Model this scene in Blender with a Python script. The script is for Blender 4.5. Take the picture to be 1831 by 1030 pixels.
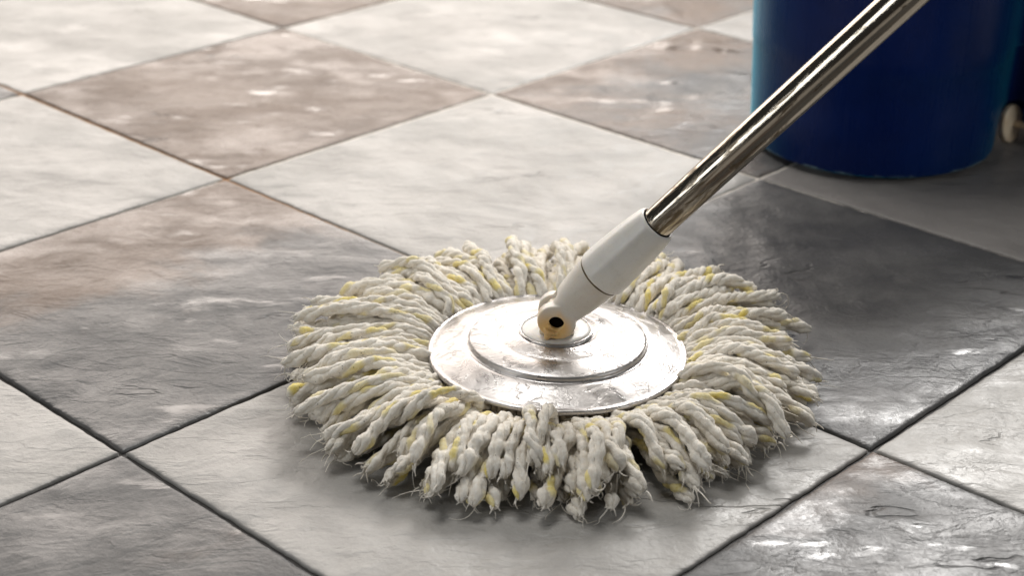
import bpy, bmesh, math, random
import numpy as np
from mathutils import Matrix, Vector

# ------------------------------------------------------------------ clean
for o in list(bpy.data.objects):
    bpy.data.objects.remove(o)
scene = bpy.context.scene
C = scene.collection
rng = np.random.default_rng(11)
random.seed(11)

# ------------------------------------------------------------------ camera
CAM_LOC = Vector((0.01115, -1.03163, 0.48408))
CAM_ROT = (Matrix.Rotation(math.radians(64.969), 3, 'X') @ Matrix.Rotation(math.radians(0.329), 3, 'Z'))
cam = bpy.data.cameras.new('camera')
cam.lens = 58.887
cam.sensor_width = 36.0
cam.clip_start = 0.02
cam.clip_end = 100.0
cam.dof.use_dof = True
cam.dof.focus_distance = 0.965
cam.dof.aperture_fstop = 8.5
cam_ob = bpy.data.objects.new('camera', cam)
cam_ob.matrix_world = Matrix.Translation(CAM_LOC) @ CAM_ROT.to_4x4()
C.objects.link(cam_ob)
scene.camera = cam_ob

# ------------------------------------------------------------------ world
w = bpy.data.worlds.new('World')
scene.world = w
w.use_nodes = True
bg = w.node_tree.nodes['Background']
bg.inputs['Color'].default_value = (0.98, 1.0, 0.99, 1)
bg.inputs['Strength'].default_value = 0.035

# ------------------------------------------------------------------ lights (windows of the room and an added side lamp)
def area(name, loc, target, sx, sy, power, col):
    l = bpy.data.lights.new(name, 'AREA')
    l.shape = 'RECTANGLE'; l.size = sx; l.size_y = sy
    l.energy = power; l.color = col
    ob = bpy.data.objects.new(name, l)
    ob.location = loc
    ob.rotation_euler = (Vector(target) - Vector(loc)).to_track_quat('-Z', 'Y').to_euler()
    C.objects.link(ob)
    return ob
area('window_light', (-1.15, 3.0, 1.45), (-0.3, 0.0, 0.6), 3.4, 2.3, 80.0, (1.0, 0.905, 0.83))
area('back_window_light', (0.80, 1.80, 1.45), (0.05, -0.1, 0.0), 0.75, 0.6, 46.0, (1.0, 0.975, 0.945))
area('ceiling_light', (-0.35, 0.5, 2.2), (0.0, -0.1, 0.0), 0.9, 0.7, 21.0, (1.0, 0.985, 0.955))
area('glass_door_light', (-2.15, -1.40, 0.98), (0.1, -0.15, 0.25), 0.85, 1.75, 16.0, (0.96, 0.985, 1.0))
area('side_fill_light', (2.2, -1.0, 1.0), (0.4, 0.3, 0.1), 0.6, 0.9, 10.0, (0.97, 0.99, 1.0))  # unseen lamp, added so the wheel and bucket's right side catch light

# ------------------------------------------------------------------ exposure
vs = scene.view_settings
vs.view_transform = 'Standard'
vs.look = 'None'
vs.exposure = 0.15
vs.gamma = 1.0
vs.use_curve_mapping = False
scene.render.resolution_x = 1024
scene.render.resolution_y = 577

# ================================================================== helpers
def mesh_obj(name, verts, faces, mat, parent=None, smooth=True):
    me = bpy.data.meshes.new(name)
    me.from_pydata([tuple(v) for v in verts], [], [tuple(f) for f in faces])
    if mat: me.materials.append(mat)
    if smooth: me.polygons.foreach_set('use_smooth', [True] * len(me.polygons))
    me.update()
    o = bpy.data.objects.new(name, me)
    C.objects.link(o)
    if parent: o.parent = parent
    return o

def fast_mesh(name, V, quads, mat):
    """quads: (n,4) array."""
    me = bpy.data.meshes.new(name)
    V = np.asarray(V, np.float32); quads = np.asarray(quads, np.int32)
    me.vertices.add(len(V)); me.vertices.foreach_set('co', V.ravel())
    n = len(quads)
    me.loops.add(n * 4); me.loops.foreach_set('vertex_index', quads.ravel())
    me.polygons.add(n)
    me.polygons.foreach_set('loop_start', np.arange(0, n * 4, 4, dtype=np.int32))
    me.polygons.foreach_set('use_smooth', np.ones(n, bool))
    me.update(calc_edges=True)
    if mat: me.materials.append(mat)
    return me

def bm_obj(name, bm, mat, parent=None, smooth=True):
    me = bpy.data.meshes.new(name)
    bm.normal_update(); bm.to_mesh(me); bm.free()
    if mat: me.materials.append(mat)
    if smooth: me.polygons.foreach_set('use_smooth', [True] * len(me.polygons))
    o = bpy.data.objects.new(name, me); C.objects.link(o)
    if parent: o.parent = parent
    return o

def lathe(profile, seg=96, close_top=False):
    V = []; F = []
    n = len(profile)
    for i in range(seg):
        a = 2 * math.pi * i / seg
        for r, z in profile:
            V.append((r * math.cos(a), r * math.sin(a), z))
    for i in range(seg):
        j = (i + 1) % seg
        for k in range(n - 1):
            F.append((i * n + k, j * n + k, j * n + k + 1, i * n + k + 1))
    return V, F

def smooth_profile(pts, n=4):
    """Catmull-Rom through the profile points."""
    P = [pts[0]] + list(pts) + [pts[-1]]
    out = []
    for i in range(1, len(P) - 2):
        p0, p1, p2, p3 = map(np.array, P[i - 1:i + 3])
        for t in np.linspace(0, 1, n, endpoint=False):
            out.append(tuple(0.5 * (2 * p1 + (p2 - p0) * t + (2 * p0 - 5 * p1 + 4 * p2 - p3) * t * t + (3 * p1 - p0 - 3 * p2 + p3) * t ** 3)))
    out.append(tuple(pts[-1]))
    return out

def empty(name, loc, label, cat):
    o = bpy.data.objects.new(name, None)
    o.empty_display_size = 0.05
    o.location = loc; C.objects.link(o)
    o['label'] = label; o['category'] = cat
    return o

# numpy gradient noise -----------------------------------------------
_perm = np.random.default_rng(5).permutation(256)
_perm = np.concatenate([_perm, _perm, _perm])
_gang = np.random.default_rng(6).uniform(0, 2 * np.pi, 256)
def noise2(x, y):
    xi = np.floor(x).astype(int); yi = np.floor(y).astype(int)
    xf = x - xi; yf = y - yi
    u = xf * xf * xf * (xf * (xf * 6 - 15) + 10); v = yf * yf * yf * (yf * (yf * 6 - 15) + 10)
    def g(ix, iy, dx, dy):
        a = _gang[_perm[_perm[ix & 255] + (iy & 255)]]
        return np.cos(a) * dx + np.sin(a) * dy
    n00 = g(xi, yi, xf, yf); n10 = g(xi + 1, yi, xf - 1, yf)
    n01 = g(xi, yi + 1, xf, yf - 1); n11 = g(xi + 1, yi + 1, xf - 1, yf - 1)
    return (n00 * (1 - u) + n10 * u) * (1 - v) + (n01 * (1 - u) + n11 * u) * v
def fbm(x, y, o=4, gain=0.5):
    s = 0; a = 1
    for k in range(o):
        s = s + a * noise2(x * 2 ** k + 17.3 * k, y * 2 ** k - 9.1 * k); a *= gain
    return s

# material helper -----------------------------------------------------
class NT:
    def __init__(self, name):
        self.m = bpy.data.materials.new(name); self.m.use_nodes = True
        self.t = self.m.node_tree; self.n = self.t.nodes
        self.b = self.n['Principled BSDF']
    def node(self, typ, **kw):
        nd = self.n.new(typ)
        for k, v in kw.items():
            if k.startswith('_'): setattr(nd, k[1:], v)
            else: nd.inputs[k.replace('__', ' ')].default_value = v
        return nd
    def link(self, a, b): self.t.links.new(a, b)
    def math(self, op, a, b=None, clamp=False):
        nd = self.n.new('ShaderNodeMath'); nd.operation = op; nd.use_clamp = clamp
        for i, v in enumerate((a, b)):
            if v is None: continue
            if isinstance(v, (int, float)): nd.inputs[i].default_value = v
            else: self.link(v, nd.inputs[i])
        return nd.outputs[0]
    def mapr(self, v, a, b, c=0.0, d=1.0, smooth=True):
        nd = self.n.new('ShaderNodeMapRange'); nd.interpolation_type = 'SMOOTHSTEP' if smooth else 'LINEAR'
        self.link(v, nd.inputs[0])
        for i, x in enumerate((a, b, c, d)): nd.inputs[i + 1].default_value = x
        return nd.outputs[0]
    def mix(self, f, a, b):
        nd = self.n.new('ShaderNodeMix'); nd.data_type = 'RGBA'
        for idx, v in ((0, f), (6, a), (7, b)):
            if isinstance(v, (int, float)): nd.inputs[idx].default_value = v
            elif isinstance(v, tuple): nd.inputs[idx].default_value = (*v, 1)
            else: self.link(v, nd.inputs[idx])
        return nd.outputs[2]
    def noise(self, vec, scale, detail=4, rough=0.55, dist=0.0):
        nd = self.node('ShaderNodeTexNoise', Scale=scale, Detail=detail, Roughness=rough, Distortion=dist)
        if vec is not None: self.link(vec, nd.inputs['Vector'])
        return nd.outputs['Fac']
    def scaled(self, vec, sc, rot=(0, 0, 0)):
        nd = self.n.new('ShaderNodeMapping'); nd.inputs['Scale'].default_value = sc; nd.inputs['Rotation'].default_value = rot
        self.link(vec, nd.inputs['Vector']); return nd.outputs[0]
    def bump(self, h, strength, dist, prev=None):
        nd = self.n.new('ShaderNodeBump'); nd.inputs['Distance'].default_value = dist
        if isinstance(strength, (int, float)): nd.inputs['Strength'].default_value = strength
        else: self.link(strength, nd.inputs['Strength'])
        self.link(h, nd.inputs['Height'])
        if prev is not None: self.link(prev, nd.inputs['Normal'])
        return nd.outputs[0]
    def set(self, **kw):
        for k, v in kw.items():
            s = self.b.inputs[k.replace('__', ' ')]
            if isinstance(v, (int, float)): s.default_value = v
            elif isinstance(v, tuple): s.default_value = (*v, 1) if len(v) == 3 else v
            else: self.link(v, s)

# ================================================================== materials
GA = math.radians(-43.876)               # how the tile grid lies
def tile_material(name, c_lo, c_hi, c_vein, wet_lo, wet_hi, c_warm=None):
    M = NT(name)
    geo = M.node('ShaderNodeNewGeometry')
    oi = M.node('ShaderNodeObjectInfo')
    tc = M.node('ShaderNodeTexCoord')
    # every tile gets its own cut of the pattern
    off = M.node('ShaderNodeVectorMath', _operation='MULTIPLY_ADD')
    cmb = M.node('ShaderNodeCombineXYZ')
    M.link(oi.outputs['Random'], cmb.inputs[0]); M.link(oi.outputs['Random'], cmb.inputs[1])
    M.link(cmb.outputs[0], off.inputs[0]); off.inputs[1].default_value = (37.0, 91.0, 0); M.link(tc.outputs['Object'], off.inputs[2])
    p = off.outputs[0]
    pw = M.scaled(p, (1.0, 1.0, 1.0), (0, 0, GA))
    ps = M.scaled(pw, (1.0, 1.55, 1.0))
    big = M.noise(ps, 6.0, 4, 0.55, 0.5)
    mid = M.noise(ps, 17.0, 4, 0.55, 0.5)
    fine = M.noise(p, 330.0, 4, 0.65)
    vein = M.math('ABSOLUTE', M.math('SUBTRACT', M.noise(M.scaled(pw, (1.0, 3.2, 1.0)), 4.6, 4, 0.55, 0.25), 0.5))
    veinm = M.math('MULTIPLY', M.mapr(vein, 0.0, 0.009, 1.0, 0.0), M.mapr(M.noise(pw, 9.0, 2), 0.57, 0.66))
    tone = M.mapr(M.math('ADD', M.math('MULTIPLY', big, 0.65), M.math('MULTIPLY', mid, 0.35)), 0.36, 0.64)
    col = M.mix(tone, c_lo, c_hi)
    if c_warm:      # rusty-brown clouding, stronger in some tiles than in others
        ocl = M.node('ShaderNodeSeparateColor'); M.link(oi.outputs['Color'], ocl.inputs[0])
        cloud = M.noise(M.scaled(pw, (1.0, 1.5, 1.0)), 3.4, 6, 0.66, 0.4)
        lx = M.node('ShaderNodeSeparateXYZ'); M.link(M.scaled(tc.outputs['Object'], (1, 1, 1), (0, 0, GA)), lx.inputs[0])
        grad = M.math('MULTIPLY', M.math('MULTIPLY', M.math('SUBTRACT', lx.outputs[1], M.math('MULTIPLY', lx.outputs[0], 0.6)), 1.5), ocl.outputs[1])
        cm = M.mapr(M.math('ADD', M.math('ADD', cloud, grad), M.math('SUBTRACT', ocl.outputs[0], 0.5)), 0.42, 0.60)
        col = M.mix(M.math('MULTIPLY', cm, 0.9), col, M.mix(tone, c_warm, tuple(x * 1.25 for x in c_warm)))
    col = M.mix(M.math('MULTIPLY', M.mapr(fine, 0.42, 0.75), 0.20), col, c_vein)
    col = M.mix(M.math('MULTIPLY', veinm, 0.55), col, c_vein)
    grime = M.noise(ps, 75.0, 5, 0.72, 0.3)
    col = M.mix(M.math('MULTIPLY', M.mapr(grime, 0.56, 0.74), 0.22), col, c_vein)
    pit = M.noise(pw, 95.0, 5, 0.68, 0.2)
    # slate relief: rolling surface, cleft ledges, grain
    ledge = M.noise(M.scaled(pw, (1.0, 2.6, 1.0)), 17.0, 5, 0.58, 0.8)
    step = M.mapr(ledge, 0.47, 0.53)
    h = M.math('ADD', M.math('MULTIPLY', big, 0.8), M.math('MULTIPLY', mid, 0.58))
    h = M.math('ADD', h, M.math('MULTIPLY', step, 0.055))
    h = M.math('ADD', h, M.math('MULTIPLY', pit, 0.13))
    h = M.math('SUBTRACT', h, M.math('MULTIPLY', veinm, 0.22))
    # water film left by the mop, lying in the hollows
    pool = M.noise(M.scaled(pw, (1.0, 3.6, 1.0)), 7.0, 7, 0.66, 0.4)
    wv = M.math('ADD', pool, M.math('MULTIPLY', M.math('SUBTRACT', mid, 0.5), -0.40))
    wet = M.mapr(wv, wet_lo, wet_hi)
    dry = M.math('SUBTRACT', 1.0, wet)
    nb = M.bump(h, M.math('ADD', M.math('MULTIPLY', dry, 0.80), 0.12), 0.0050)
    nb = M.bump(fine, M.math('MULTIPLY', dry, 0.55), 0.0007, nb)
    damp = M.noise(ps, 11.0, 4, 0.6, 0.4)
    rough_d = M.mapr(M.math('ADD', M.math('MULTIPLY', damp, 0.75), M.math('MULTIPLY', fine, 0.25)), 0.38, 0.62, 0.32, 0.52)
    rough = M.math('ADD', M.math('MULTIPLY', dry, rough_d), M.math('MULTIPLY', wet, 0.18))
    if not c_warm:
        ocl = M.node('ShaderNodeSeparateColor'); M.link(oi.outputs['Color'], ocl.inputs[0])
        col = M.mix(ocl.outputs[0], col, (0.17, 0.155, 0.147))  # greys pale tiles, painting shade into the one by the bucket
    colw = M.mix(M.math('MULTIPLY', wet, 0.25), col, tuple(x * 0.6 for x in c_lo))
    M.set(Base__Color=colw, Roughness=rough, Normal=nb, IOR=1.5)
    M.b.inputs['Specular IOR Level'].default_value = 0.40
    film = M.noise(M.scaled(pw, (1.0, 1.6, 1.0)), 4.2, 7, 0.66, 0.35)
    film = M.mapr(M.math('ADD', film, M.math('MULTIPLY', M.math('SUBTRACT', mid, 0.5), 0.45)), 0.48, 0.64)
    M.link(M.math('MAXIMUM', M.math('MULTIPLY', film, 0.62 if c_warm else 0.32), wet), M.b.inputs['Coat Weight'])
    M.link(M.math('ADD', M.math('MULTIPLY', dry, M.mapr(fine, 0.3, 0.7, 0.13, 0.28)), 0.07), M.b.inputs['Coat Roughness'])
    cn = M.bump(M.math('ADD', M.math('MULTIPLY', big, 0.8), M.math('MULTIPLY', mid, 0.5)), 0.55, 0.0042); M.link(M.bump(fine, 0.15, 0.0006, cn), M.b.inputs['Coat Normal'])
    M.b.inputs['Coat IOR'].default_value = 1.38
    return M.m

mat_tile_light = tile_material('tile_pale', (0.320, 0.307, 0.288), (0.415, 0.400, 0.378), (0.22, 0.21, 0.195), 0.71, 0.84)
mat_tile_dark = tile_material('tile_brown', (0.060, 0.060, 0.061), (0.112, 0.109, 0.106), (0.038, 0.036, 0.035), 0.575, 0.70, (0.130, 0.088, 0.062))

def grout_material():
    M = NT('grout')
    tc = M.node('ShaderNodeTexCoord')
    a = M.noise(tc.outputs['Object'], 5.0, 4, 0.6)
    b = M.noise(tc.outputs['Object'], 160.0, 4, 0.7)
    xyz = M.node('ShaderNodeSeparateXYZ'); M.link(tc.outputs['Object'], xyz.inputs[0])
    gr_ = M.node('ShaderNodeSeparateXYZ'); M.link(M.scaled(tc.outputs['Object'], (1, 1, 1), (0, 0, -GA)), gr_.inputs[0])
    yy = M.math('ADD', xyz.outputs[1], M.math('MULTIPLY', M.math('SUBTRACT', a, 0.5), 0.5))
    c1 = M.mix(M.mapr(yy, -0.10, 0.16), (0.022, 0.019, 0.017), (0.72, 0.67, 0.60))  # front joints painted dark for dirt and shade, far ones pale for sheen
    # rust along one joint
    rl = M.math('MULTIPLY', M.mapr(M.math('ABSOLUTE', gr_.outputs[1]), 0.004, 0.010, 1.0, 0.0), M.mapr(gr_.outputs[0], -0.22, -0.02, 1.0, 0.0))
    c1 = M.mix(M.math('MULTIPLY', rl, M.mapr(a, 0.3, 0.5, 0.7, 1.0)), c1, (0.30, 0.145, 0.045))
    c1 = M.mix(M.math('MULTIPLY', M.mapr(b, 0.5, 0.72), 0.4), c1, (0.05, 0.043, 0.037))
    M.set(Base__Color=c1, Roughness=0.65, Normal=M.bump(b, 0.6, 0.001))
    return M.m
mat_grout = grout_material()

def yarn_material():
    M = NT('cotton_yarn')
    tc = M.node('ShaderNodeTexCoord')
    at = M.node('ShaderNodeAttribute', _attribute_name='dye')
    uv = M.node('ShaderNodeAttribute', _attribute_name='along')
    oi = M.node('ShaderNodeObjectInfo')
    fib = M.noise(M.scaled(uv.outputs['Vector'], (1.6, 900.0, 1.0)), 1.0, 3, 0.6, 0.3)
    lump = M.noise(tc.outputs['Object'], 420.0, 4, 0.65)
    cot = M.mix(M.mapr(lump, 0.35, 0.65), (0.80, 0.735, 0.635), (0.90, 0.86, 0.785))
    cot = M.mix(M.math('MULTIPLY', oi.outputs['Random'], 0.16), cot, (0.76, 0.67, 0.53))
    soil = M.noise(tc.outputs['Object'], 70.0, 5, 0.65, 0.3)
    cot = M.mix(M.math('MULTIPLY', M.mapr(soil, 0.54, 0.76), 0.40), cot, (0.40, 0.35, 0.28))
    sp = M.node('ShaderNodeTexVoronoi', Scale=430.0); M.link(tc.outputs['Object'], sp.inputs['Vector'])
    spm = M.math('MULTIPLY', M.mapr(sp.outputs['Distance'], 0.10, 0.22, 1.0, 0.0), M.mapr(M.noise(tc.outputs['Object'], 130.0, 2), 0.56, 0.62))
    dyec = M.mix(M.mapr(lump, 0.35, 0.7), (0.81, 0.65, 0.13), (0.87, 0.75, 0.32))
    col = M.mix(at.outputs['Fac'], cot, dyec)
    col = M.mix(M.math('MULTIPLY', spm, 0.75), col, (0.13, 0.11, 0.09))
    nb = M.bump(fib, 0.8, 0.0008)
    nb = M.bump(lump, 0.9, 0.0009, nb)
    M.set(Base__Color=col, Roughness=0.88, Normal=nb)
    M.b.inputs['Specular IOR Level'].default_value = 0.18
    M.b.inputs['Sheen Weight'].default_value = 0.15
    M.b.inputs['Subsurface Weight'].default_value = 0.0
    return M.m
mat_yarn = yarn_material()

def steel_plate_material():
    M = NT('filmed_steel')
    tc = M.node('ShaderNodeTexCoord')
    p = tc.outputs['Object']
    n1 = M.noise(p, 45.0, 5, 0.6, 1.2)
    n2 = M.noise(p, 130.0, 5, 0.65, 2.0)
    crease = M.math('ABSOLUTE', M.math('SUBTRACT', M.noise(p, 28.0, 3, 0.5, 2.4), 0.5))
    cr = M.mapr(crease, 0.0, 0.02, 1.0, 0.0)
    crm = M.math('MULTIPLY', cr, M.mapr(n1, 0.42, 0.6))
    scr = M.noise(M.scaled(p, (25, 700, 25), (0, 0, 0.6)), 1.0, 3, 0.6, 0.4)
    scr2 = M.noise(M.scaled(p, (600, 18, 25), (0, 0, 0.35)), 1.0, 3, 0.6, 0.4)
    sm = M.math('MAXIMUM', M.mapr(scr, 0.66, 0.74), M.mapr(scr2, 0.68, 0.76))
    rough = M.math('ADD', M.mapr(n1, 0.35, 0.65, 0.24, 0.42), M.math('MULTIPLY', sm, 0.25))
    rough = M.math('ADD', rough, M.math('MULTIPLY', crm, 0.2))
    smear = M.mapr(n2, 0.5, 0.68)
    col = M.mix(M.math('MULTIPLY', smear, 0.35), (0.45, 0.425, 0.41), (0.33, 0.32, 0.31))
    col = M.mix(M.math('MULTIPLY', sm, 0.3), col, (0.74, 0.72, 0.70))
    nb = M.bump(n1, 0.16, 0.0022)
    nb = M.bump(crm, 0.28, 0.0007, nb)
    nb = M.bump(n2, 0.22, 0.0008, nb)
    M.set(Base__Color=col, Roughness=rough, Normal=nb, Metallic=0.78)
    M.b.inputs['Coat Weight'].default_value = 0.6
    M.b.inputs['Coat Roughness'].default_value = 0.10
    wr = M.bump(crm, 0.8, 0.0012); wr = M.bump(M.noise(p, 90.0, 4, 0.6, 2.5), 0.35, 0.0012, wr); M.link(wr, M.b.inputs['Coat Normal'])
    return M.m
mat_plate = steel_plate_material()

def chrome_material():
    M = NT('chromed_tube')
    tc = M.node('ShaderNodeTexCoord'); p = tc.outputs['Object']
    dirt = M.noise(M.scaled(p, (260, 260, 40)), 1.0, 6, 0.72, 0.8)
    near = M.node('ShaderNodeSeparateXYZ'); M.link(p, near.inputs[0])
    low = M.mapr(near.outputs[2], 0.0, 0.16, 0.10, 0.0)
    dm = M.mapr(M.math('ADD', dirt, low), 0.56, 0.68)
    col = M.mix(dm, (0.47, 0.42, 0.35), (0.16, 0.125, 0.085))
    str_ = M.noise(M.scaled(p, (900, 900, 6)), 1.0, 3, 0.6)
    M.set(Base__Color=col, Metallic=1.0, Roughness=M.math('ADD', M.math('MULTIPLY', dm, 0.35), M.mapr(str_, 0.3, 0.7, 0.05, 0.10)),
          Normal=M.bump(M.math('ADD', str_, M.math('MULTIPLY', dm, 0.6)), 0.10, 0.0004))
    return M.m
mat_chrome = chrome_material()

def plastic(name, col, col2, rough=0.32, stain=None, sss=0.25):
    M = NT(name)
    tc = M.node('ShaderNodeTexCoord'); p = tc.outputs['Object']
    a = M.noise(p, 60.0, 4, 0.6, 0.4); f = M.noise(p, 700.0, 3, 0.6)
    c = M.mix(M.math('MULTIPLY', M.mapr(a, 0.45, 0.75), 0.5), col, col2)
    if stain:
        cen, rad = stain
        d = M.node('ShaderNodeVectorMath', _operation='DISTANCE'); M.link(p, d.inputs[0]); d.inputs[1].default_value = cen
        dd = M.math('ADD', d.outputs['Value'], M.math('MULTIPLY', M.math('SUBTRACT', a, 0.5), rad * 0.9))
        c = M.mix(M.math('MULTIPLY', M.mapr(dd, rad * 0.35, rad, 1.0, 0.0), 0.9), c, (0.80, 0.50, 0.16))
        c = M.mix(M.math('MULTIPLY', M.mapr(dd, rad * 0.05, rad * 0.33, 1.0, 0.0), 0.4), c, (0.20, 0.09, 0.03))
    M.set(Base__Color=c, Roughness=M.mapr(f, 0.3, 0.7, rough - 0.06, rough + 0.1), Normal=M.bump(a, 0.12, 0.001))
    M.b.inputs['Subsurface Weight'].default_value = sss
    M.b.inputs['Subsurface Radius'].default_value = (0.006, 0.004, 0.002)
    M.b.inputs['Subsurface Scale'].default_value = 0.5
    return M.m
mat_white = plastic('aged_white_plastic', (0.72, 0.695, 0.65), (0.60, 0.57, 0.51))
mat_cream = plastic('cream_plastic', (0.66, 0.58, 0.45), (0.55, 0.46, 0.33))

def simple(name, col, rough, metal=0.0, bump=None):
    M = NT(name)
    tc = M.node('ShaderNodeTexCoord')
    a = M.noise(tc.outputs['Object'], 220.0, 4, 0.65)
    c = M.mix(M.mapr(a, 0.35, 0.65), tuple(x * 0.75 for x in col), col)
    M.set(Base__Color=c, Roughness=rough, Metallic=metal, Normal=M.bump(a, 0.3, 0.0005))
    return M.m
mat_black = simple('hole_gap_black', (0.006, 0.0045, 0.004), 0.9)  # near-black that paints the dark of the pin hole and socket gap
for n_ in mat_black.node_tree.nodes:
    if n_.type == 'BSDF_PRINCIPLED': n_.inputs['Specular IOR Level'].default_value = 0.03
mat_seam = simple('brown_seam', (0.13, 0.085, 0.035), 0.6)
mat_band = simple('stitched_backing', (0.40, 0.33, 0.24), 0.8)
mat_wheel = plastic('wheel_plastic', (0.86, 0.70, 0.50), (0.72, 0.50, 0.26), sss=0.1)

def bucket_material():
    M = NT('blue_plastic')
    tc = M.node('ShaderNodeTexCoord'); p = tc.outputs['Object']
    a = M.noise(p, 14.0, 4, 0.6); sc = M.noise(M.scaled(p, (120, 120, 9)), 1.0, 4, 0.65, 0.4)
    z = M.node('ShaderNodeSeparateXYZ'); M.link(p, z.inputs[0])
    wear = M.math('MULTIPLY', M.mapr(z.outputs[2], 0.0062, 0.0078, 1.0, 0.0), M.mapr(M.noise(p, 45.0, 4, 0.7), 0.47, 0.60))
    c = M.mix(M.mapr(a, 0.35, 0.65), (0.0010, 0.0085, 0.076), (0.0014, 0.012, 0.098))
    c = M.mix(M.math('MULTIPLY', wear, 0.8), c, (0.20, 0.27, 0.28))
    M.set(Base__Color=c, Roughness=M.mapr(sc, 0.35, 0.7, 0.26, 0.40), Normal=M.bump(sc, 0.06, 0.001))
    M.b.inputs['Specular IOR Level'].default_value = 0.16
    M.b.inputs['Sheen Weight'].default_value = 1.0
    M.b.inputs['Sheen Roughness'].default_value = 0.36
    M.b.inputs['Sheen Tint'].default_value = (0.04, 0.45, 0.62, 1)
    return M.m
mat_bucket = bucket_material()

# ================================================================== floor
T = 0.30
EU = np.array([math.cos(GA), math.sin(GA)]); EV = np.array([-math.sin(GA), math.cos(GA)])
GAP = 0.0032
RI = np.array(CAM_ROT)
def px(P):
    c = (np.asarray(P, float) - np.array(CAM_LOC)) @ RI
    return 915.5 + 2995.1 * c[0] / -c[2], 515 - 2995.1 * c[1] / -c[2], -c[2]

GZ = ((-1.6, -0.0030), (-0.12, -0.0028), (0.25, -0.0016), (4.0, -0.0016))     # bed sunk deeper in front so the joints there look darker
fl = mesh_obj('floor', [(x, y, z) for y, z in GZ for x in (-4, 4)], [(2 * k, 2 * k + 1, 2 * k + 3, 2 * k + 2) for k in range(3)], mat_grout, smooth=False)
fl['kind'] = 'structure'
fl['label'] = 'recessed brown grout bed between the floor tiles'

def tile_mesh(u, v, n):
    half = (T - GAP) / 2
    e = np.array([0, 0.0006, 0.0015, 0.0028, 0.005, 0.008])
    s = np.concatenate([-half + e, np.linspace(-half + 0.012, half - 0.012, n), (half - e)[::-1]])
    m = len(s)
    X, Y = np.meshgrid(s, s, indexing='ij')
    cx, cy = (u + 0.5) * T, (v + 0.5) * T
    gx = cx + X; gy = cy + Y
    ox = 13.7 * u + 3.1 * v; oy = 7.9 * v - 5.3 * u
    # world-ish direction of the slate cleft
    a = math.radians(44 + 18 * math.sin(u * 2.1 + v * 3.3))
    rx = X * math.cos(a) - Y * math.sin(a); ry = X * math.sin(a) + Y * math.cos(a)
    H = 0.0011 * fbm(rx * 9 + ox, ry * 17 + oy, 3)
    ledge = fbm(rx * 13 + ox + 40, ry * 34 + oy, 3)
    H += 0.00075 * np.clip(ledge * 3.0, -0.6, 0.6)
    H = np.where(H < 0, -0.0007 * np.tanh(-H / 0.0007), H)
    d = half - np.maximum(np.abs(X), np.abs(Y))
    wob = 0.0006 * noise2(gx * 90, gy * 90)
    d2 = np.clip(d + wob * (d > 0.0001), 0, 1)
    edge = np.clip(d2 / 0.0055, 0, 1)
    H = H * np.clip(d / 0.012, 0.20, 1) - 0.0011 * (1 - np.sqrt(np.clip(1 - (1 - edge) ** 2, 0, 1)))
    # chipped, uneven edges
    jx = 0.0008 * noise2(gx * 60 + 9, gy * 60) + 0.0006 * noise2(gx * 210 + 9, gy * 210)
    jy = 0.0008 * noise2(gx * 60, gy * 60 + 31) + 0.0006 * noise2(gx * 210, gy * 210 + 31)
    near = (d < 0.003)
    X = X + jx * near; Y = Y + jy * near
    V = np.stack([X, Y, H], -1).reshape(-1, 3)
    idx = np.arange(m * m).reshape(m, m)
    Q = np.stack([idx[:-1, :-1], idx[1:, :-1], idx[1:, 1:], idx[:-1, 1:]], -1).reshape(-1, 4)
    # skirt
    ring = np.concatenate([idx[:, 0], idx[-1, 1:], idx[::-1, -1][1:], idx[0, ::-1][1:-1]])
    low = V[ring].copy(); low[:, 2] = -0.005
    base = len(V); k = len(ring)
    r2 = np.roll(np.arange(k), -1)
    S = np.stack([ring[r2], ring, base + np.arange(k), base + r2], -1)
    V = np.concatenate([V, low]); Q = np.concatenate([Q, S])
    return V, Q

ntile = 0
BROWN_OR_SHADE = {(-2, 0): 0.80, (-1, -1): 0.50, (0, 0): 0.22, (-1, 1): 0.50, (1, -1): 0.44, (0, -2): 0.43, (-3, 1): 0.7, (-2, 2): 0.6, (0, 1): 0.75, (-1, 0): 0.05, (0, -1): 0.10, (1, 0): 0.0}  # brown of dark tiles; pale bucket-side tile darkened as painted shade
for u in range(-9, 6):
    for v in range(-5, 9):
        c2 = (u + 0.5) * T * EU + (v + 0.5) * T * EV
        corners = [((u + a) * T * EU + (v + b) * T * EV) for a in (0, 1) for b in (0, 1)]
        pp = [px((q[0], q[1], 0)) for q in corners]
        if any(q[2] < 0.25 for q in pp): 
            continue
        x0 = min(q[0] for q in pp); x1 = max(q[0] for q in pp); y0 = min(q[1] for q in pp); y1 = max(q[1] for q in pp)
        if x1 < -900 or x0 > 2700 or y1 < -330 or y0 > 1700: continue
        seen = not (x1 < 0 or x0 > 1831 or y1 < 0 or y0 > 1030)
        V, Q = tile_mesh(u, v, 70 if seen else 18)
        dark = (u + v) % 2 == 0
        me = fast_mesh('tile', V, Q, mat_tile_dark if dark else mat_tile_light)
        o = bpy.data.objects.new('tile', me); C.objects.link(o)
        r2 = random.Random(u * 31 + v * 7)
        o.location = (c2[0], c2[1], r2.uniform(-0.0003, 0.0003))
        o.rotation_euler = (r2.uniform(-0.0012, 0.0012), r2.uniform(-0.0012, 0.0012), GA + (math.pi if (u, v) in ((0, -2),) else 0))
        wv_ = BROWN_OR_SHADE.get((u, v), r2.uniform(0.3, 0.6) if dark else r2.uniform(0.0, 0.22)); o.color = (wv_, 1.0 if (u, v) == (-1, -1) else 0.25, wv_, 1)
        o.parent = fl
        ntile += 1

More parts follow.
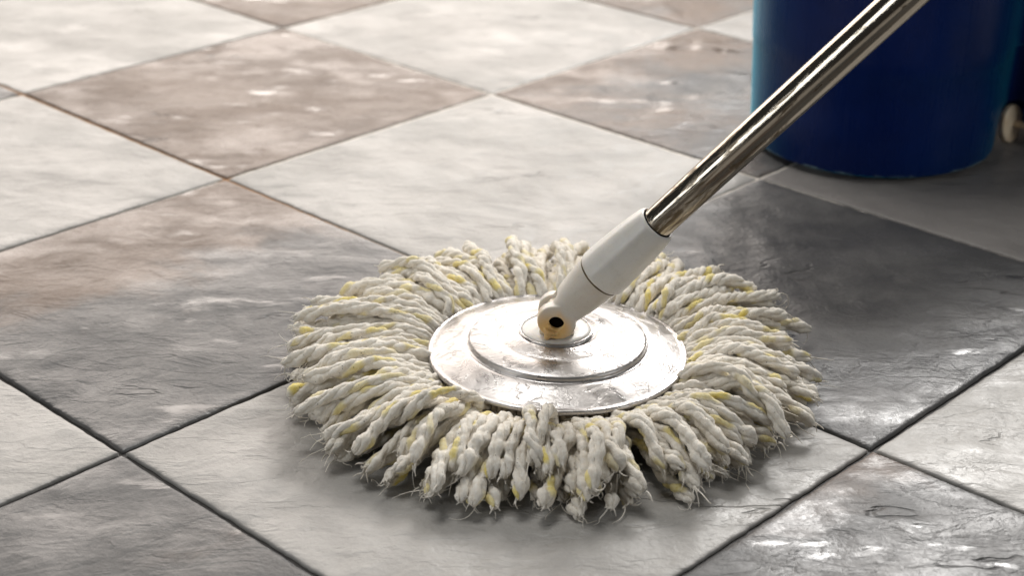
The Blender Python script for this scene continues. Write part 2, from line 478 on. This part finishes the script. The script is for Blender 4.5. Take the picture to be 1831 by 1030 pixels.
# ================================================================== mop
MC = np.array([0.0385, -0.138])          # centre on the floor
ZR = 0.0260                              # height of the plate's rim
RR = 0.0777                              # radius of the plate
mop = empty('spin_mop', (MC[0], MC[1], 0), 'round string mop with steel plate, white hinge and chromed handle', 'mop')

# ---- plate
prof = [(0.0205, 0.0128), (0.0225, 0.0128), (0.0245, 0.0138), (0.027, 0.0136), (0.033, 0.0122), (0.0365, 0.0112), (0.040, 0.0114),
        (0.046, 0.0108), (0.0512, 0.0096), (0.0528, 0.0086), (0.0533, 0.0068), (0.0545, 0.0060), (0.057, 0.0064), (0.063, 0.0046), (0.070, 0.0022),
        (0.0745, 0.0006), (0.0762, 0.0010), (0.0775, 0.0004), (0.0777, -0.0012), (0.0765, -0.0024), (0.0745, -0.0022)]
V, F = lathe(smooth_profile(prof, 4), 160)
V = np.array(V)
ang = np.arctan2(V[:, 1], V[:, 0]); rad = np.hypot(V[:, 0], V[:, 1])
V[:, 2] += 0.00035 * noise2(V[:, 0] * 60 + 5, V[:, 1] * 60) + 0.0004 * np.sin(ang * 3 + 1.0) * (rad / 0.077) ** 2
plate = mesh_obj('steel_plate', V, F, mat_plate, mop)
plate.location = (0, 0, ZR); plate.rotation_euler = (0, math.radians(0.8), 0)
plate['label'] = 'stepped shiny steel plate with scuffed plastic film'

# ---- underside and stitched backing of the fringe
V, F = lathe([(0.002, -0.003), (0.060, -0.003), (0.070, -0.004), (0.0715, -0.008), (0.069, -0.016), (0.002, -0.018)], 96)
b = mesh_obj('backing_pad', V, F, mat_band, mop); b.location = (0, 0, ZR)
bm = bmesh.new()
NP = 110
for i in range(NP):
    a = 2 * math.pi * i / NP + rng.uniform(-0.008, 0.008)
    r0 = 0.0725 + rng.uniform(-0.0005, 0.0005)
    vs_ = []
    for zz, rr in ((-0.0015, 0.0016), (-0.006, 0.0023), (-0.012, 0.0021)):
        ring = []
        for k in range(6):
            t = 2 * math.pi * k / 6
            ring.append(bm.verts.new(((r0 + rr * math.cos(t)) * math.cos(a) - rr * 0.85 * math.sin(t) * math.sin(a), (r0 + rr * math.cos(t)) * math.sin(a) + rr * 0.85 * math.sin(t) * math.cos(a), ZR + zz)))
        vs_.append(ring)
    for q in range(2):
        for k in range(6):
            bm.faces.new((vs_[q][k], vs_[q][(k + 1) % 6], vs_[q + 1][(k + 1) % 6], vs_[q + 1][k]))
pb = bm_obj('pleated_band', bm, mat_band, mop)
pb['kind'] = 'stuff'

# ---- hinge
PIV = np.array([0.0378, -0.1462, 0.0535])
# handle direction: passes pixel (1612, 0) of the photograph's frame, leaning to the viewer
ray = RI @ np.array([(1612 - 915.5) / 2995.1, (515 - 0) / 2995.1, -1.0])
def hdir(t):
    q = np.array(CAM_LOC) + ray * t - PIV
    return q
Dv = hdir(0.842); Dv = Dv / np.linalg.norm(Dv)
AX = np.array([0.06, 0.995, -0.03]); AX /= np.linalg.norm(AX)
YV = np.cross(Dv, AX); YV /= np.linalg.norm(YV); AP = np.cross(YV, Dv); YV /= np.linalg.norm(YV)
HM = Matrix(((AX[0], YV[0], Dv[0], 0), (AX[1], YV[1], Dv[1], 0), (AX[2], YV[2], Dv[2], 0), (0, 0, 0, 1)))   # local x = hinge pin, z = up the handle
HS = Matrix(((AP[0], YV[0], Dv[0], 0), (AP[1], YV[1], Dv[1], 0), (AP[2], YV[2], Dv[2], 0), (0, 0, 0, 1)))
hl = PIV - np.array([MC[0], MC[1], 0])
HMT = Matrix.Translation(hl) @ HS
SKEW = HS.inverted() @ HM

# cap on the plate
V, F = lathe(smooth_profile([(0.0001, 0.0036), (0.008, 0.0035), (0.016, 0.0029), (0.0192, 0.0021), (0.0203, 0.0009), (0.0203, -0.002)], 4), 80)
cap = mesh_obj('hinge_cap', V, F, mat_white, mop)
cap.location = (-0.0010, -0.0002, ZR + 0.0128)
V, F = lathe([(0.0200, 0.0), (0.0208, 0.0016), (0.0218, 0.0018), (0.0226, 0.0002)], 80)
gr = mesh_obj('cap_ring', V, F, mat_plate, cap)

def add_cyl(bm, p0, p1, r0, r1, seg=32, rings=None):
    p0 = Vector(p0); p1 = Vector(p1); d = (p1 - p0).normalized()
    a = d.orthogonal().normalized(); b_ = d.cross(a)
    A = [bm.verts.new(p0 + (a * math.cos(2 * math.pi * k / seg) + b_ * math.sin(2 * math.pi * k / seg)) * r0) for k in range(seg)]
    B = [bm.verts.new(p1 + (a * math.cos(2 * math.pi * k / seg) + b_ * math.sin(2 * math.pi * k / seg)) * r1) for k in range(seg)]
    for k in range(seg):
        bm.faces.new((A[k], A[(k + 1) % seg], B[(k + 1) % seg], B[k]))
    bm.faces.new(A[::-1]); bm.faces.new(B)

def add_loft(bm, secs, seg=40):
    """secs: (z, half x, half y, power)"""
    rings = []
    for z, hx, hy, pw in secs:
        R_ = []
        for k in range(seg):
            t = 2 * math.pi * k / seg
            c, s = math.cos(t), math.sin(t)
            R_.append(bm.verts.new((hx * math.copysign(abs(c) ** (2 / pw), c), hy * math.copysign(abs(s) ** (2 / pw), s), z)))
        rings.append(R_)
    for a, b_ in zip(rings[:-1], rings[1:]):
        for k in range(seg):
            bm.faces.new((a[k], a[(k + 1) % seg], b_[(k + 1) % seg], b_[k]))
    bm.faces.new(rings[0][::-1]); bm.faces.new(rings[-1])

def remeshed(name, bm, mat, parent, voxel, smooth_it, cutters=()):
    bmesh.ops.recalc_face_normals(bm, faces=bm.faces)
    o = bm_obj(name, bm, mat, None)
    md = o.modifiers.new('r', 'REMESH'); md.mode = 'VOXEL'; md.voxel_size = voxel; md.use_smooth_shade = True
    sm = o.modifiers.new('s', 'SMOOTH'); sm.factor = 0.5; sm.iterations = smooth_it
    cs = []
    for cb in cutters:
        bmesh.ops.recalc_face_normals(cb, faces=cb.faces)
        co = bm_obj('cutter', cb, mat, None); cs.append(co)
        bo = o.modifiers.new('b', 'BOOLEAN'); bo.operation = 'DIFFERENCE'; bo.object = co; bo.solver = 'EXACT'
    dg = bpy.context.evaluated_depsgraph_get(); dg.update()
    me = bpy.data.meshes.new_from_object(o.evaluated_get(dg))
    me.name = name
    o.modifiers.clear(); o.data = me
    if not me.materials: me.materials.append(mat)
    for c in cs: bpy.data.objects.remove(c)
    o.parent = parent
    return o

mat_fork = plastic('stained_fork_plastic', (0.68, 0.635, 0.57), (0.60, 0.53, 0.44), stain=((-0.0130, -0.0005, -0.0040), 0.0165), sss=0.3)
bm = bmesh.new()
LUG = 0.0117
for sx in (-1, 1):
    add_cyl(bm, (sx * 0.0048, 0, 0), (sx * 0.0125, 0, 0), LUG, LUG * 0.97, 48)
add_loft(bm, [(0.004, 0.0120, 0.0085, 4), (0.010, 0.0124, 0.0098, 3.4), (0.018, 0.0132, 0.0118, 2.6), (0.030, 0.0140, 0.0136, 2.1), (0.0395, 0.0146, 0.0146, 2)])
# drip of moulding flash under the near lug
add_cyl(bm, (-0.0108, -0.001, -0.006), (-0.0112, -0.0034, -0.0142), 0.0050, 0.0010)
cut1 = bmesh.new(); add_cyl(cut1, (-0.020, 0, 0), (-0.0065, 0, 0), 0.0045, 0.0045, 40)
cut2 = bmesh.new(); add_loft(cut2, [(-0.02, 0.0048, 0.02, 8), (0.0125, 0.0048, 0.02, 8)])
fork = remeshed('hinge_fork', bm, mat_fork, mop, 0.0006, 6, (cut1, cut2))
fork.data.transform(SKEW); fork.matrix_local = HMT
fork['label'] = 'white forked hinge lug with amber stain round its pin hole'
bm = bmesh.new(); add_cyl(bm, (-0.0095, 0, 0), (0.0115, 0, 0), 0.00445, 0.0044, 32)
pin = bm_obj('pivot_pin', bm, mat_black, fork); pin.data.transform(SKEW)  # pin blackened so its hole looks dark
# upright tongue between the lugs (stands on the cap)
bm = bmesh.new()
add_loft(bm, [(-0.0115, 0.0044, 0.0105, 5), (-0.004, 0.0044, 0.0098, 5), (0.004, 0.0044, 0.0085, 4), (0.0095, 0.0042, 0.004, 3)])
tng = remeshed('hinge_tongue', bm, mat_cream, mop, 0.0006, 4)
tng.matrix_local = Matrix.Translation(hl) @ Matrix.Rotation(math.atan2(AX[1], AX[0]), 4, 'Z')

# ---- socket
def octa(profile, seg=96, flat=0.03):
    V, F = lathe(profile, seg)
    V = np.array(V); a = np.arctan2(V[:, 1], V[:, 0])
    k = 1 - flat * (np.abs(np.cos(a * 4)) ** 3) * 0.5
    V[:, 0] *= k; V[:, 1] *= k
    return V, F
sp = [(0.0125, 0.0402), (0.0148, 0.0403), (0.0154, 0.0410), (0.0156, 0.0422), (0.0154, 0.049), (0.0147, 0.062), (0.0137, 0.076), (0.0125, 0.0850), (0.0117, 0.0878), (0.0108, 0.0886), (0.0099, 0.0882), (0.0097, 0.084)]
V, F = octa(smooth_profile(sp, 4))
sock = mesh_obj('socket', V, F, mat_white, mop); sock.matrix_local = HMT
sock['label'] = 'tapered white plastic socket gripping the handle'
V, F = lathe([(0.0120, 0.0388), (0.01445, 0.0390), (0.0146, 0.0396), (0.01445, 0.0403), (0.0120, 0.0406)], 64)
mesh_obj('seam_ring', V, F, mat_seam, sock)
V, F = lathe([(0.0090, 0.0878), (0.00985, 0.0890), (0.01, 0.0881), (0.0098, 0.086)], 64)
mesh_obj('gap_ring', V, F, mat_black, sock)  # black ring painted in for the dark gap round the handle

# ---- handle
V, F = lathe([(0.0094, -0.01), (0.0094, 0.30), (0.0094, 0.60), (0.0094, 0.95), (0.0088, 0.953), (0.0001, 0.953)], 64)
hd = mesh_obj('handle', V, F, mat_chrome, mop)
hd.matrix_local = HMT @ Matrix.Translation((0, 0, 0.09))
hd['label'] = 'chromed steel tube handle with grime specks'

# ---- cotton strands --------------------------------------------------
NPT = 17
layers = [  # count, root z, apex z, tip z, radius scale
    (72, 0.0155, 0.0350, 0.0170, 0.97, 0.20),
    (70, 0.0110, 0.0255, 0.0100, 1.02, 0.18),
    (74, 0.0065, 0.0130, 0.0048, 0.98, 0.12)]
paths = []; meta = []
NCL = 29
cl_ang = (np.arange(NCL) + rng.uniform(-0.28, 0.28, NCL)) * 2 * np.pi / NCL
for li, (cnt, z0, za, zt, rs, lv) in enumerate(layers):
    for i in range(cnt):
        th = 2 * np.pi * (i + 0.5 * (li % 2)) / cnt + rng.uniform(-0.022, 0.022)
        dth = (cl_ang - th + np.pi) % (2 * np.pi) - np.pi
        k = np.argmin(np.abs(dth))
        tip_th = th + dth[k] * 0.33 + rng.normal(0, 0.055) - 0.03
        r1 = (0.1575 - 0.004 * min(0, math.cos(th)) + 0.014 * math.sin(th) + 0.004 * max(0, math.sin(th)) - 0.009 * max(0, math.cos(th))) * rs + rng.normal(0, 0.006)
        r0 = 0.0690
        zap = za + rng.normal(0, 0.0022); ztp = max(0.004, zt + rng.normal(0, 0.003))
        P0 = np.array([r0, z0]); P1 = np.array([r0 + 0.014, zap + 0.008]); P2 = np.array([r1 - 0.034, zap + 0.002]); P3 = np.array([r1, ztp])
        s = np.linspace(0, 1, NPT)[:, None]
        rz = (1 - s) ** 3 * P0 + 3 * s * (1 - s) ** 2 * P1 + 3 * s * s * (1 - s) * P2 + s ** 3 * P3
        s = s[:, 0]
        ph = rng.uniform(0, 6.28)
        a = th + (tip_th - th) * s ** 1.3 + rng.normal(0, 0.040) * np.sin(s * np.pi) + 0.016 * np.sin(s * rng.uniform(5, 9) + ph) * s
        x = rz[:, 0] * np.cos(a); y = rz[:, 0] * np.sin(a)
        z = rz[:, 1] + 0.0022 * np.sin(s * rng.uniform(5, 10) + ph) * s
        paths.append(np.stack([x, y, z], 1)); meta.append([rng.uniform(0.0033, 0.0043), li])
# a few strands lying crossed over the others
CROSS = ((-1.62, -1.70, 0.071, 0.128, 0.042), (-2.18, -2.42, 0.073, 0.130, 0.043), (2.55, 2.32, 0.072, 0.138, 0.044), (0.62, 0.78, 0.072, 0.135, 0.044), (-0.35, -0.55, 0.072, 0.140, 0.043), (1.5, 1.56, 0.072, 0.150, 0.046), (-1.82, -1.66, 0.071, 0.130, 0.041))
NX = len(CROSS)
for th, th2, r0, r1, zap in CROSS:
    s = np.linspace(0, 1, NPT)
    rr = r0 + (r1 - r0) * s; a = th + (th2 - th) * s
    z = 0.020 + (zap - 0.020) * np.sin(np.clip(s * 2.4, 0, np.pi / 2)) - 0.020 * s ** 3
    paths.append(np.stack([rr * np.cos(a), rr * np.sin(a), z], 1)); meta.append([0.0032, 0])
P = np.array(paths, np.float32); NS = len(P)
rad_s = np.array([m[0] for m in meta], np.float32)
P0s = P.copy()
# how far each strand may rise over the line of sight across the rim: more behind and at the sides than in front
lift = np.array([0.0045 + 0.0055 * math.sin(math.atan2(p[8, 1], p[8, 0])) + rng.normal(0, 0.0012) for p in P], np.float32)
lift[-NX:] = 0.02
seglen = np.linalg.norm(np.diff(P, axis=1), axis=2, keepdims=True)
sid = np.repeat(np.arange(NS), NPT)
rp = np.repeat(rad_s, NPT)
for it in range(28):
    Q = P.reshape(-1, 3)
    disp = np.zeros_like(Q); cntc = np.zeros(len(Q), np.float32)
    for c0 in range(0, len(Q), 600):
        A = Q[c0:c0 + 600]
        d2 = np.maximum((A * A).sum(1)[:, None] + (Q * Q).sum(1)[None] - 2 * A @ Q.T, 0)
        md = (rp[c0:c0 + 600, None] + rp[None]) * 1.0
        I, J = np.nonzero((d2 < md * md) & (sid[c0:c0 + 600, None] != sid[None]))
        if len(I) == 0: continue
        dv = A[I] - Q[J]; dl = np.sqrt(d2[I, J]) + 1e-6
        push = dv / dl[:, None] * ((md[I, J] - dl) * 0.5)[:, None]
        np.add.at(disp, c0 + I, push); np.add.at(cntc, c0 + I, 1)
    Q = Q + disp / np.maximum(cntc, 1)[:, None] * 1.1
    P = Q.reshape(NS, NPT, 3)
    # pull softly to the laid shape, keep smooth and of constant length
    P[:, 1:] += (P0s[:, 1:] - P[:, 1:]) * 0.03
    P[:, 1:-1] += (0.5 * (P[:, :-2] + P[:, 2:]) - P[:, 1:-1]) * 0.12
    d = np.diff(P, axis=1); l = np.linalg.norm(d, axis=2, keepdims=True) + 1e-9
    corr = d * (1 - seglen / l) * 0.35
    P[:, 1:-1] += corr[:, :-1] - 0  # noqa
    P[:, 1:-1] += -0 * corr[:, 1:]
    P[:, -1:] -= corr[:, -1:]
    P[:, 1:-1] -= corr[:, :-1] * 1.0
    # floor, plate
    P[..., 2] = np.maximum(P[..., 2], rad_s[:, None] * 0.9)
    rr = np.hypot(P[..., 0], P[..., 1])
    under = rr < RR + 0.001
    zmax = np.where(rr < RR - 0.001, ZR - 0.0065, ZR + 0.001)
    P[..., 2] = np.where(under & (np.arange(NPT)[None] < 4), np.minimum(P[..., 2], zmax), P[..., 2])
    # strands may not lie over the plate except where laid so
    over = (rr < RR + 0.002) & (P[..., 2] > ZR - 0.004) & (np.arange(NPT)[None] > 0)
    sc = np.where(over, (RR + 0.002) / np.maximum(rr, 1e-4), 1.0)
    P[..., 0] *= 1 + (sc - 1) * 0.5; P[..., 1] *= 1 + (sc - 1) * 0.5
    lim = ZR - 0.0075 + 0.44 * np.maximum(rr - RR, 0) + lift[:, None] + np.where(rr < RR, -0.004, 0)
    P[..., 2] = np.where(rr < RR + 0.034, np.minimum(P[..., 2], lim), P[..., 2])
    P[:, 0] = P0s[:, 0]

def catmull(P, n):
    Pp = np.concatenate([2 * P[:1] - P[1:2], P, 2 * P[-1:] - P[-2:-1]])
    t = np.linspace(0, len(P) - 1 - 1e-6, n); i = t.astype(int); f = (t - i)[:, None]
    p0, p1, p2, p3 = Pp[i], Pp[i + 1], Pp[i + 2], Pp[i + 3]
    return 0.5 * (2 * p1 + (p2 - p0) * f + (2 * p0 - 5 * p1 + 4 * p2 - p3) * f * f + (3 * p1 - p0 - 3 * p2 + p3) * f ** 3)

def tube(path, radii, side, up, sides):
    """(n,3) path, (n,) radii, frames (n,3)."""
    t = np.arange(sides) * 2 * np.pi / sides
    return (path[:, None] + radii[:, None, None] * (np.cos(t)[None, :, None] * side[:, None] + np.sin(t)[None, :, None] * up[:, None])).reshape(-1, 3)
def tube_quads(n, sides, base):
    i = np.arange(n - 1)[:, None]; k = np.arange(sides)[None]; k2 = (k + 1) % sides
    return (base + np.stack([i * sides + k, i * sides + k2, (i + 1) * sides + k2, (i + 1) * sides + k], -1)).reshape(-1, 4)
def frames(path):
    Tn = np.gradient(path, axis=0); Tn /= np.linalg.norm(Tn, axis=1, keepdims=True) + 1e-9
    ref = np.where(np.abs(Tn[:, 2:3]) > 0.95, np.array([[1.0, 0, 0]]), np.array([[0, 0, 1.0]]))
    S = np.cross(Tn, ref); S /= np.linalg.norm(S, axis=1, keepdims=True) + 1e-9
    return Tn, S, np.cross(S, Tn)

NR = 64
def strand_mesh(path, R, g):
    path = catmull(path, NR)
    Tn, S, U = frames(path)
    L = np.concatenate([[0], np.cumsum(np.linalg.norm(np.diff(path, axis=0), axis=1))])
    tot = L[-1]; end = tot - L
    pitch = g.uniform(0.034, 0.060); ph0 = g.uniform(0, 6.28)
    phase = ph0 + 2 * np.pi * L / pitch + 0.55 * np.sin(L * 130 + ph0)
    # the body: swelling and slack, tied in before the cut end
    tie = g.uniform(0.011, 0.020)
    body = 1 + 0.09 * np.sin(L * 170 + ph0 * 3) + 0.05 * np.sin(L * 410 + ph0)
    body *= 1 - 0.20 * np.exp(-((end - tie) / 0.0022) ** 2)
    body *= 1 + 0.16 * np.exp(-((end - tie * 0.55) / 0.004) ** 2)
    tap = np.clip(end / g.uniform(0.006, 0.010), 0, 1)
    ply_t = 0.18 + 0.82 * np.sqrt(tap); ply_t[-1] = 0.03
    spread = 1 + 0.22 * np.exp(-(end / 0.004) ** 2)
    VV = []; QQ = []; DY = []; AL = []; base = 0
    n_ply = 3 if g.uniform() < 0.6 else 4
    rk = 0.64 if n_ply == 3 else 0.56
    lump_f = 2 * np.pi / g.uniform(0.007, 0.0105); lump_p = g.uniform(0, 6.28)
    yel = g.integers(0, n_ply) if g.uniform() < 0.88 else -1
    SD = 10
    ta = np.arange(SD) * 2 * np.pi / SD
    for k in range(n_ply):
        ph = phase + 2 * np.pi * k / n_ply + g.normal(0, 0.12)
        off = R * (0.46 if n_ply == 3 else 0.52) * body * spread * (0.35 + 0.65 * tap ** 0.5)
        c = path + off[:, None] * (np.cos(ph)[:, None] * S + np.sin(ph)[:, None] * U)
        # every ply swells between the crossings like a row of grains
        lp = L * lump_f + lump_p + 2 * np.pi * k / n_ply
        grain = 0.72 + 0.40 * np.abs(np.sin(lp * 0.5)) ** 0.7
        wn = np.convolve(g.normal(size=NR + 4), np.ones(5) / 5, 'valid')
        rr = R * rk * body * ply_t * grain * (1 + 0.16 * wn)
        t2, s2, u2 = frames(c)
        V = tube(c, rr, s2, u2, SD)
        dent = 1 + 0.075 * g.normal(size=len(V))
        cc = np.repeat(c, SD, axis=0); V = cc + (V - cc) * dent[:, None]
        VV.append(V); QQ.append(tube_quads(NR, SD, base)); base += len(V)
        dy = np.zeros((NR, SD))
        if k == yel:
            # flecks of yellow fibre spun into one ply, on its outer side
            pos = g.uniform(0.010, 0.022); st = g.uniform(0.4, 1.0)
            outd = np.cos(ph)[:, None] * S + np.sin(ph)[:, None] * U
            nrm = np.cos(ta)[None, :, None] * s2[:, None] + np.sin(ta)[None, :, None] * u2[:, None]
            facing = (nrm * outd[:, None]).sum(-1)
            while pos < tot - 0.004:
                ln = g.uniform(0.005, 0.015)
                inl = np.clip(1 - (np.abs(L - pos - ln / 2) - ln / 2) / 0.0022, 0, 1)
                dy = np.maximum(dy, inl[:, None] * np.clip((facing + g.uniform(-0.15, 0.25)) * 3, 0, 1) * st * g.uniform(0.7, 1.0))
                pos += ln + g.uniform(0.006, 0.017)
        DY.append(dy.ravel())
        AL.append(np.stack([np.repeat(L * 1000, SD), np.tile(np.arange(SD) / SD, NR) * 0.02, np.full(len(V), g.uniform(0, 50))], 1))
    def hairs(p, d, length, r0, n, curl, sag):
        m = len(p)
        pts = np.zeros((m, n, 3)); pts[:, 0] = p
        unit = lambda q: q / (np.linalg.norm(q, axis=1, keepdims=True) + 1e-9)
        d = unit(d); ax = unit(g.normal(size=(m, 3))); cv = g.normal(0, curl, (m, 1))
        for q in range(1, n):
            d = d + np.cross(ax, d) * cv + g.normal(0, 0.12, (m, 3)); d[:, 2] -= sag
            ax = unit(ax + g.normal(0, curl * 0.5, (m, 3))); d = unit(d)
            nx = pts[:, q - 1] + d * (length / (n - 1))[:, None]
            lowm = nx[:, 2] < 0.0010
            nx[lowm, 2] = 0.0010; d[lowm, 2] = np.abs(d[lowm, 2]) * 0.2
            pts[:, q] = nx
        Tn_ = np.gradient(pts, axis=1); Tn_ /= np.linalg.norm(Tn_, axis=2, keepdims=True) + 1e-9
        ref = np.array([0.31, 0.52, 0.79])
        s_ = np.cross(Tn_, ref); s_ /= np.linalg.norm(s_, axis=2, keepdims=True) + 1e-9
        u_ = np.cross(s_, Tn_)
        t = np.arange(3) * 2 * np.pi / 3
        rr = r0[:, None] * np.linspace(1, 0.35, n)[None]
        V = pts[:, :, None] + rr[:, :, None, None] * (np.cos(t)[None, None, :, None] * s_[:, :, None] + np.sin(t)[None, None, :, None] * u_[:, :, None])
        Qd = (tube_quads(n, 3, 0)[None] + (np.arange(m) * n * 3)[:, None, None]).reshape(-1, 4)
        return V.reshape(-1, 3), Qd
    for cnt, j0, lens, rads, n, out_, curl, sag in (
            (int(g.integers(3, 8)), (NR - 5, NR), (0.002, 0.007), (0.0003, 0.0008), 8, 0.4, 0.35, 0.10),
            (int(g.integers(0, 5) // 2), (NR - 5, NR), (0.010, 0.020), (0.00025, 0.00055), 9, 0.3, 0.30, 0.10),
            (64, (6, NR - 1), (0.0010, 0.0036), (0.00006, 0.00011), 4, 0.95, 0.5, 0.02)):
        if cnt == 0: continue
        j = g.integers(j0[0], j0[1], cnt); a = g.uniform(0, 6.28, cnt)[:, None]
        rad_ = S[j] * np.cos(a) + U[j] * np.sin(a)
        if out_ < 0.9: st_ = path[j] + rad_ * R * 0.5; dr = Tn[j] + rad_ * g.uniform(0.1, 0.7, (cnt, 1))
        else: st_ = path[j] + rad_ * R * 0.95; dr = rad_ + Tn[j] * g.normal(0, 0.9, (cnt, 1)) + S[j] * g.normal(0, 0.6, (cnt, 1))
        V, Qd = hairs(st_, dr, g.uniform(*lens, cnt), g.uniform(*rads, cnt), n, curl, sag)
        VV.append(V); QQ.append(Qd + base); base += len(V); DY.append(np.zeros(len(V))); AL.append(np.zeros((len(V), 3)))
    V = np.concatenate(VV)
    V[:, 2] = np.maximum(V[:, 2], 0.0006)
    me = fast_mesh('strand', V, np.concatenate(QQ), mat_yarn)
    at = me.attributes.new('dye', 'FLOAT', 'POINT'); at.data.foreach_set('value', np.concatenate(DY).astype(np.float32))
    at = me.attributes.new('along', 'FLOAT_VECTOR', 'POINT'); at.data.foreach_set('vector', np.concatenate(AL).astype(np.float32).ravel())
    return me

for i in range(NS):
    g = np.random.default_rng(1000 + i)
    o = bpy.data.objects.new('strand', strand_mesh(P[i].astype(float), float(rad_s[i]), g))
    C.objects.link(o); o.parent = mop

# ================================================================== bucket
BC = np.array([0.3125, 0.3030])
bucket = empty('mop_bucket', (BC[0], BC[1], 0), 'dark blue plastic mop bucket with a pale wheel behind the mop handle', 'bucket')
LB = np.array([0.228, 0.058]); RA = 0.1005; RB = 0.114
# outline: two round basins joined by a waist (smooth union), traced outwards from the middle line
def outline(grow, n=160):
    def sd(p):
        a = np.hypot(p[0], p[1]) - RA - grow; b_ = np.hypot(p[0] - LB[0], p[1] - LB[1]) - RB - grow
        k = 0.050
        h = max(k - abs(a - b_), 0) / k
        return min(a, b_) - h * h * k * 0.25
    pts = []
    cen = LB * 0.5
    for i in range(n):
        t = 2 * math.pi * i / n
        d = np.array([math.cos(t), math.sin(t)])
        lo, hi = 0.0, 0.4
        # outermost crossing
        rs_ = np.linspace(0.4, 0.0, 200)
        prev = 0.4
        for r in rs_:
            if sd(cen + d * r) < 0:
                lo = r; hi = prev; break
            prev = r
        for _ in range(25):
            m = (lo + hi) / 2
            if sd(cen + d * m) < 0: lo = m
            else: hi = m
        pts.append(cen + d * lo)
    return np.array(pts)
secs = [(0.0, -0.013), (0.0042, -0.0095), (0.0046, -0.0030), (0.0056, -0.0008), (0.0080, 0.0), (0.05, 0.0016), (0.0865, 0.0028), (0.088, 0.0036), (0.10, 0.0040), (0.16, 0.0060), (0.22, 0.0080), (0.222, 0.013), (0.236, 0.0138), (0.238, 0.0125), (0.238, 0.0072), (0.22, 0.0050), (0.12, 0.0), (0.052, -0.0018), (0.048, -0.006)]
V = []; F = []
n = 160
for z, gsz in secs:
    for q in outline(gsz, n): V.append((q[0], q[1], z))
for k in range(len(secs) - 1):
    for i in range(n):
        j = (i + 1) % n
        F.append((k * n + i, k * n + j, (k + 1) * n + j, (k + 1) * n + i))
F.append(tuple(range(n))[::-1]); F.append(tuple((len(secs) - 1) * n + i for i in range(n)))
ol = outline(0.0, 160)
wall_y = min(q[1] for q in ol if abs(q[0] - 0.130) < 0.012)
WP = np.array([0.1165, 0.0000, 0.0166])     # wheel centre, bucket space
body = mesh_obj('bucket_body', V, F, mat_bucket, None)
cb = bmesh.new()
add_cyl(cb, (WP[0] + 0.006, -0.15, 0.010), (WP[0] + 0.006, 0.075, 0.010), 0.027, 0.027, 40)
bmesh.ops.recalc_face_normals(cb, faces=cb.faces)
co = bm_obj('cutter', cb, mat_bucket, None)
bo = body.modifiers.new('b', 'BOOLEAN'); bo.operation = 'DIFFERENCE'; bo.object = co; bo.solver = 'EXACT'
bv = body.modifiers.new('v', 'BEVEL'); bv.width = 0.0008; bv.segments = 2; bv.limit_method = 'ANGLE'; bv.angle_limit = math.radians(50)
dg = bpy.context.evaluated_depsgraph_get(); dg.update()
me = bpy.data.meshes.new_from_object(body.evaluated_get(dg)); me.name = 'bucket_body'
body.modifiers.clear(); body.data = me; bpy.data.objects.remove(co)
me.polygons.foreach_set('use_smooth', [True] * len(me.polygons))
try:
    me.set_sharp_from_angle(angle=math.radians(40))
except Exception:
    pass
body.parent = bucket
# wheel with its axle
V, F = lathe(smooth_profile([(0.0001, 0.0042), (0.006, 0.0040), (0.0115, 0.0036), (0.0158, 0.0024), (0.0163, 0.0), (0.0158, -0.0024), (0.0115, -0.0036), (0.0001, -0.004)], 3), 48)
wh = mesh_obj('wheel', V, F, mat_wheel, bucket)
wh.location = WP
wh.rotation_euler = Vector((0.72, -0.70, 0.10)).to_track_quat('Z', 'Y').to_euler()
wh['label'] = 'small pale wheel under the bucket edge'
bm = bmesh.new(); add_cyl(bm, (0, 0, 0.0), (0, 0, 0.030), 0.0028, 0.0028, 20)
bm_obj('axle', bm, mat_wheel, wh)
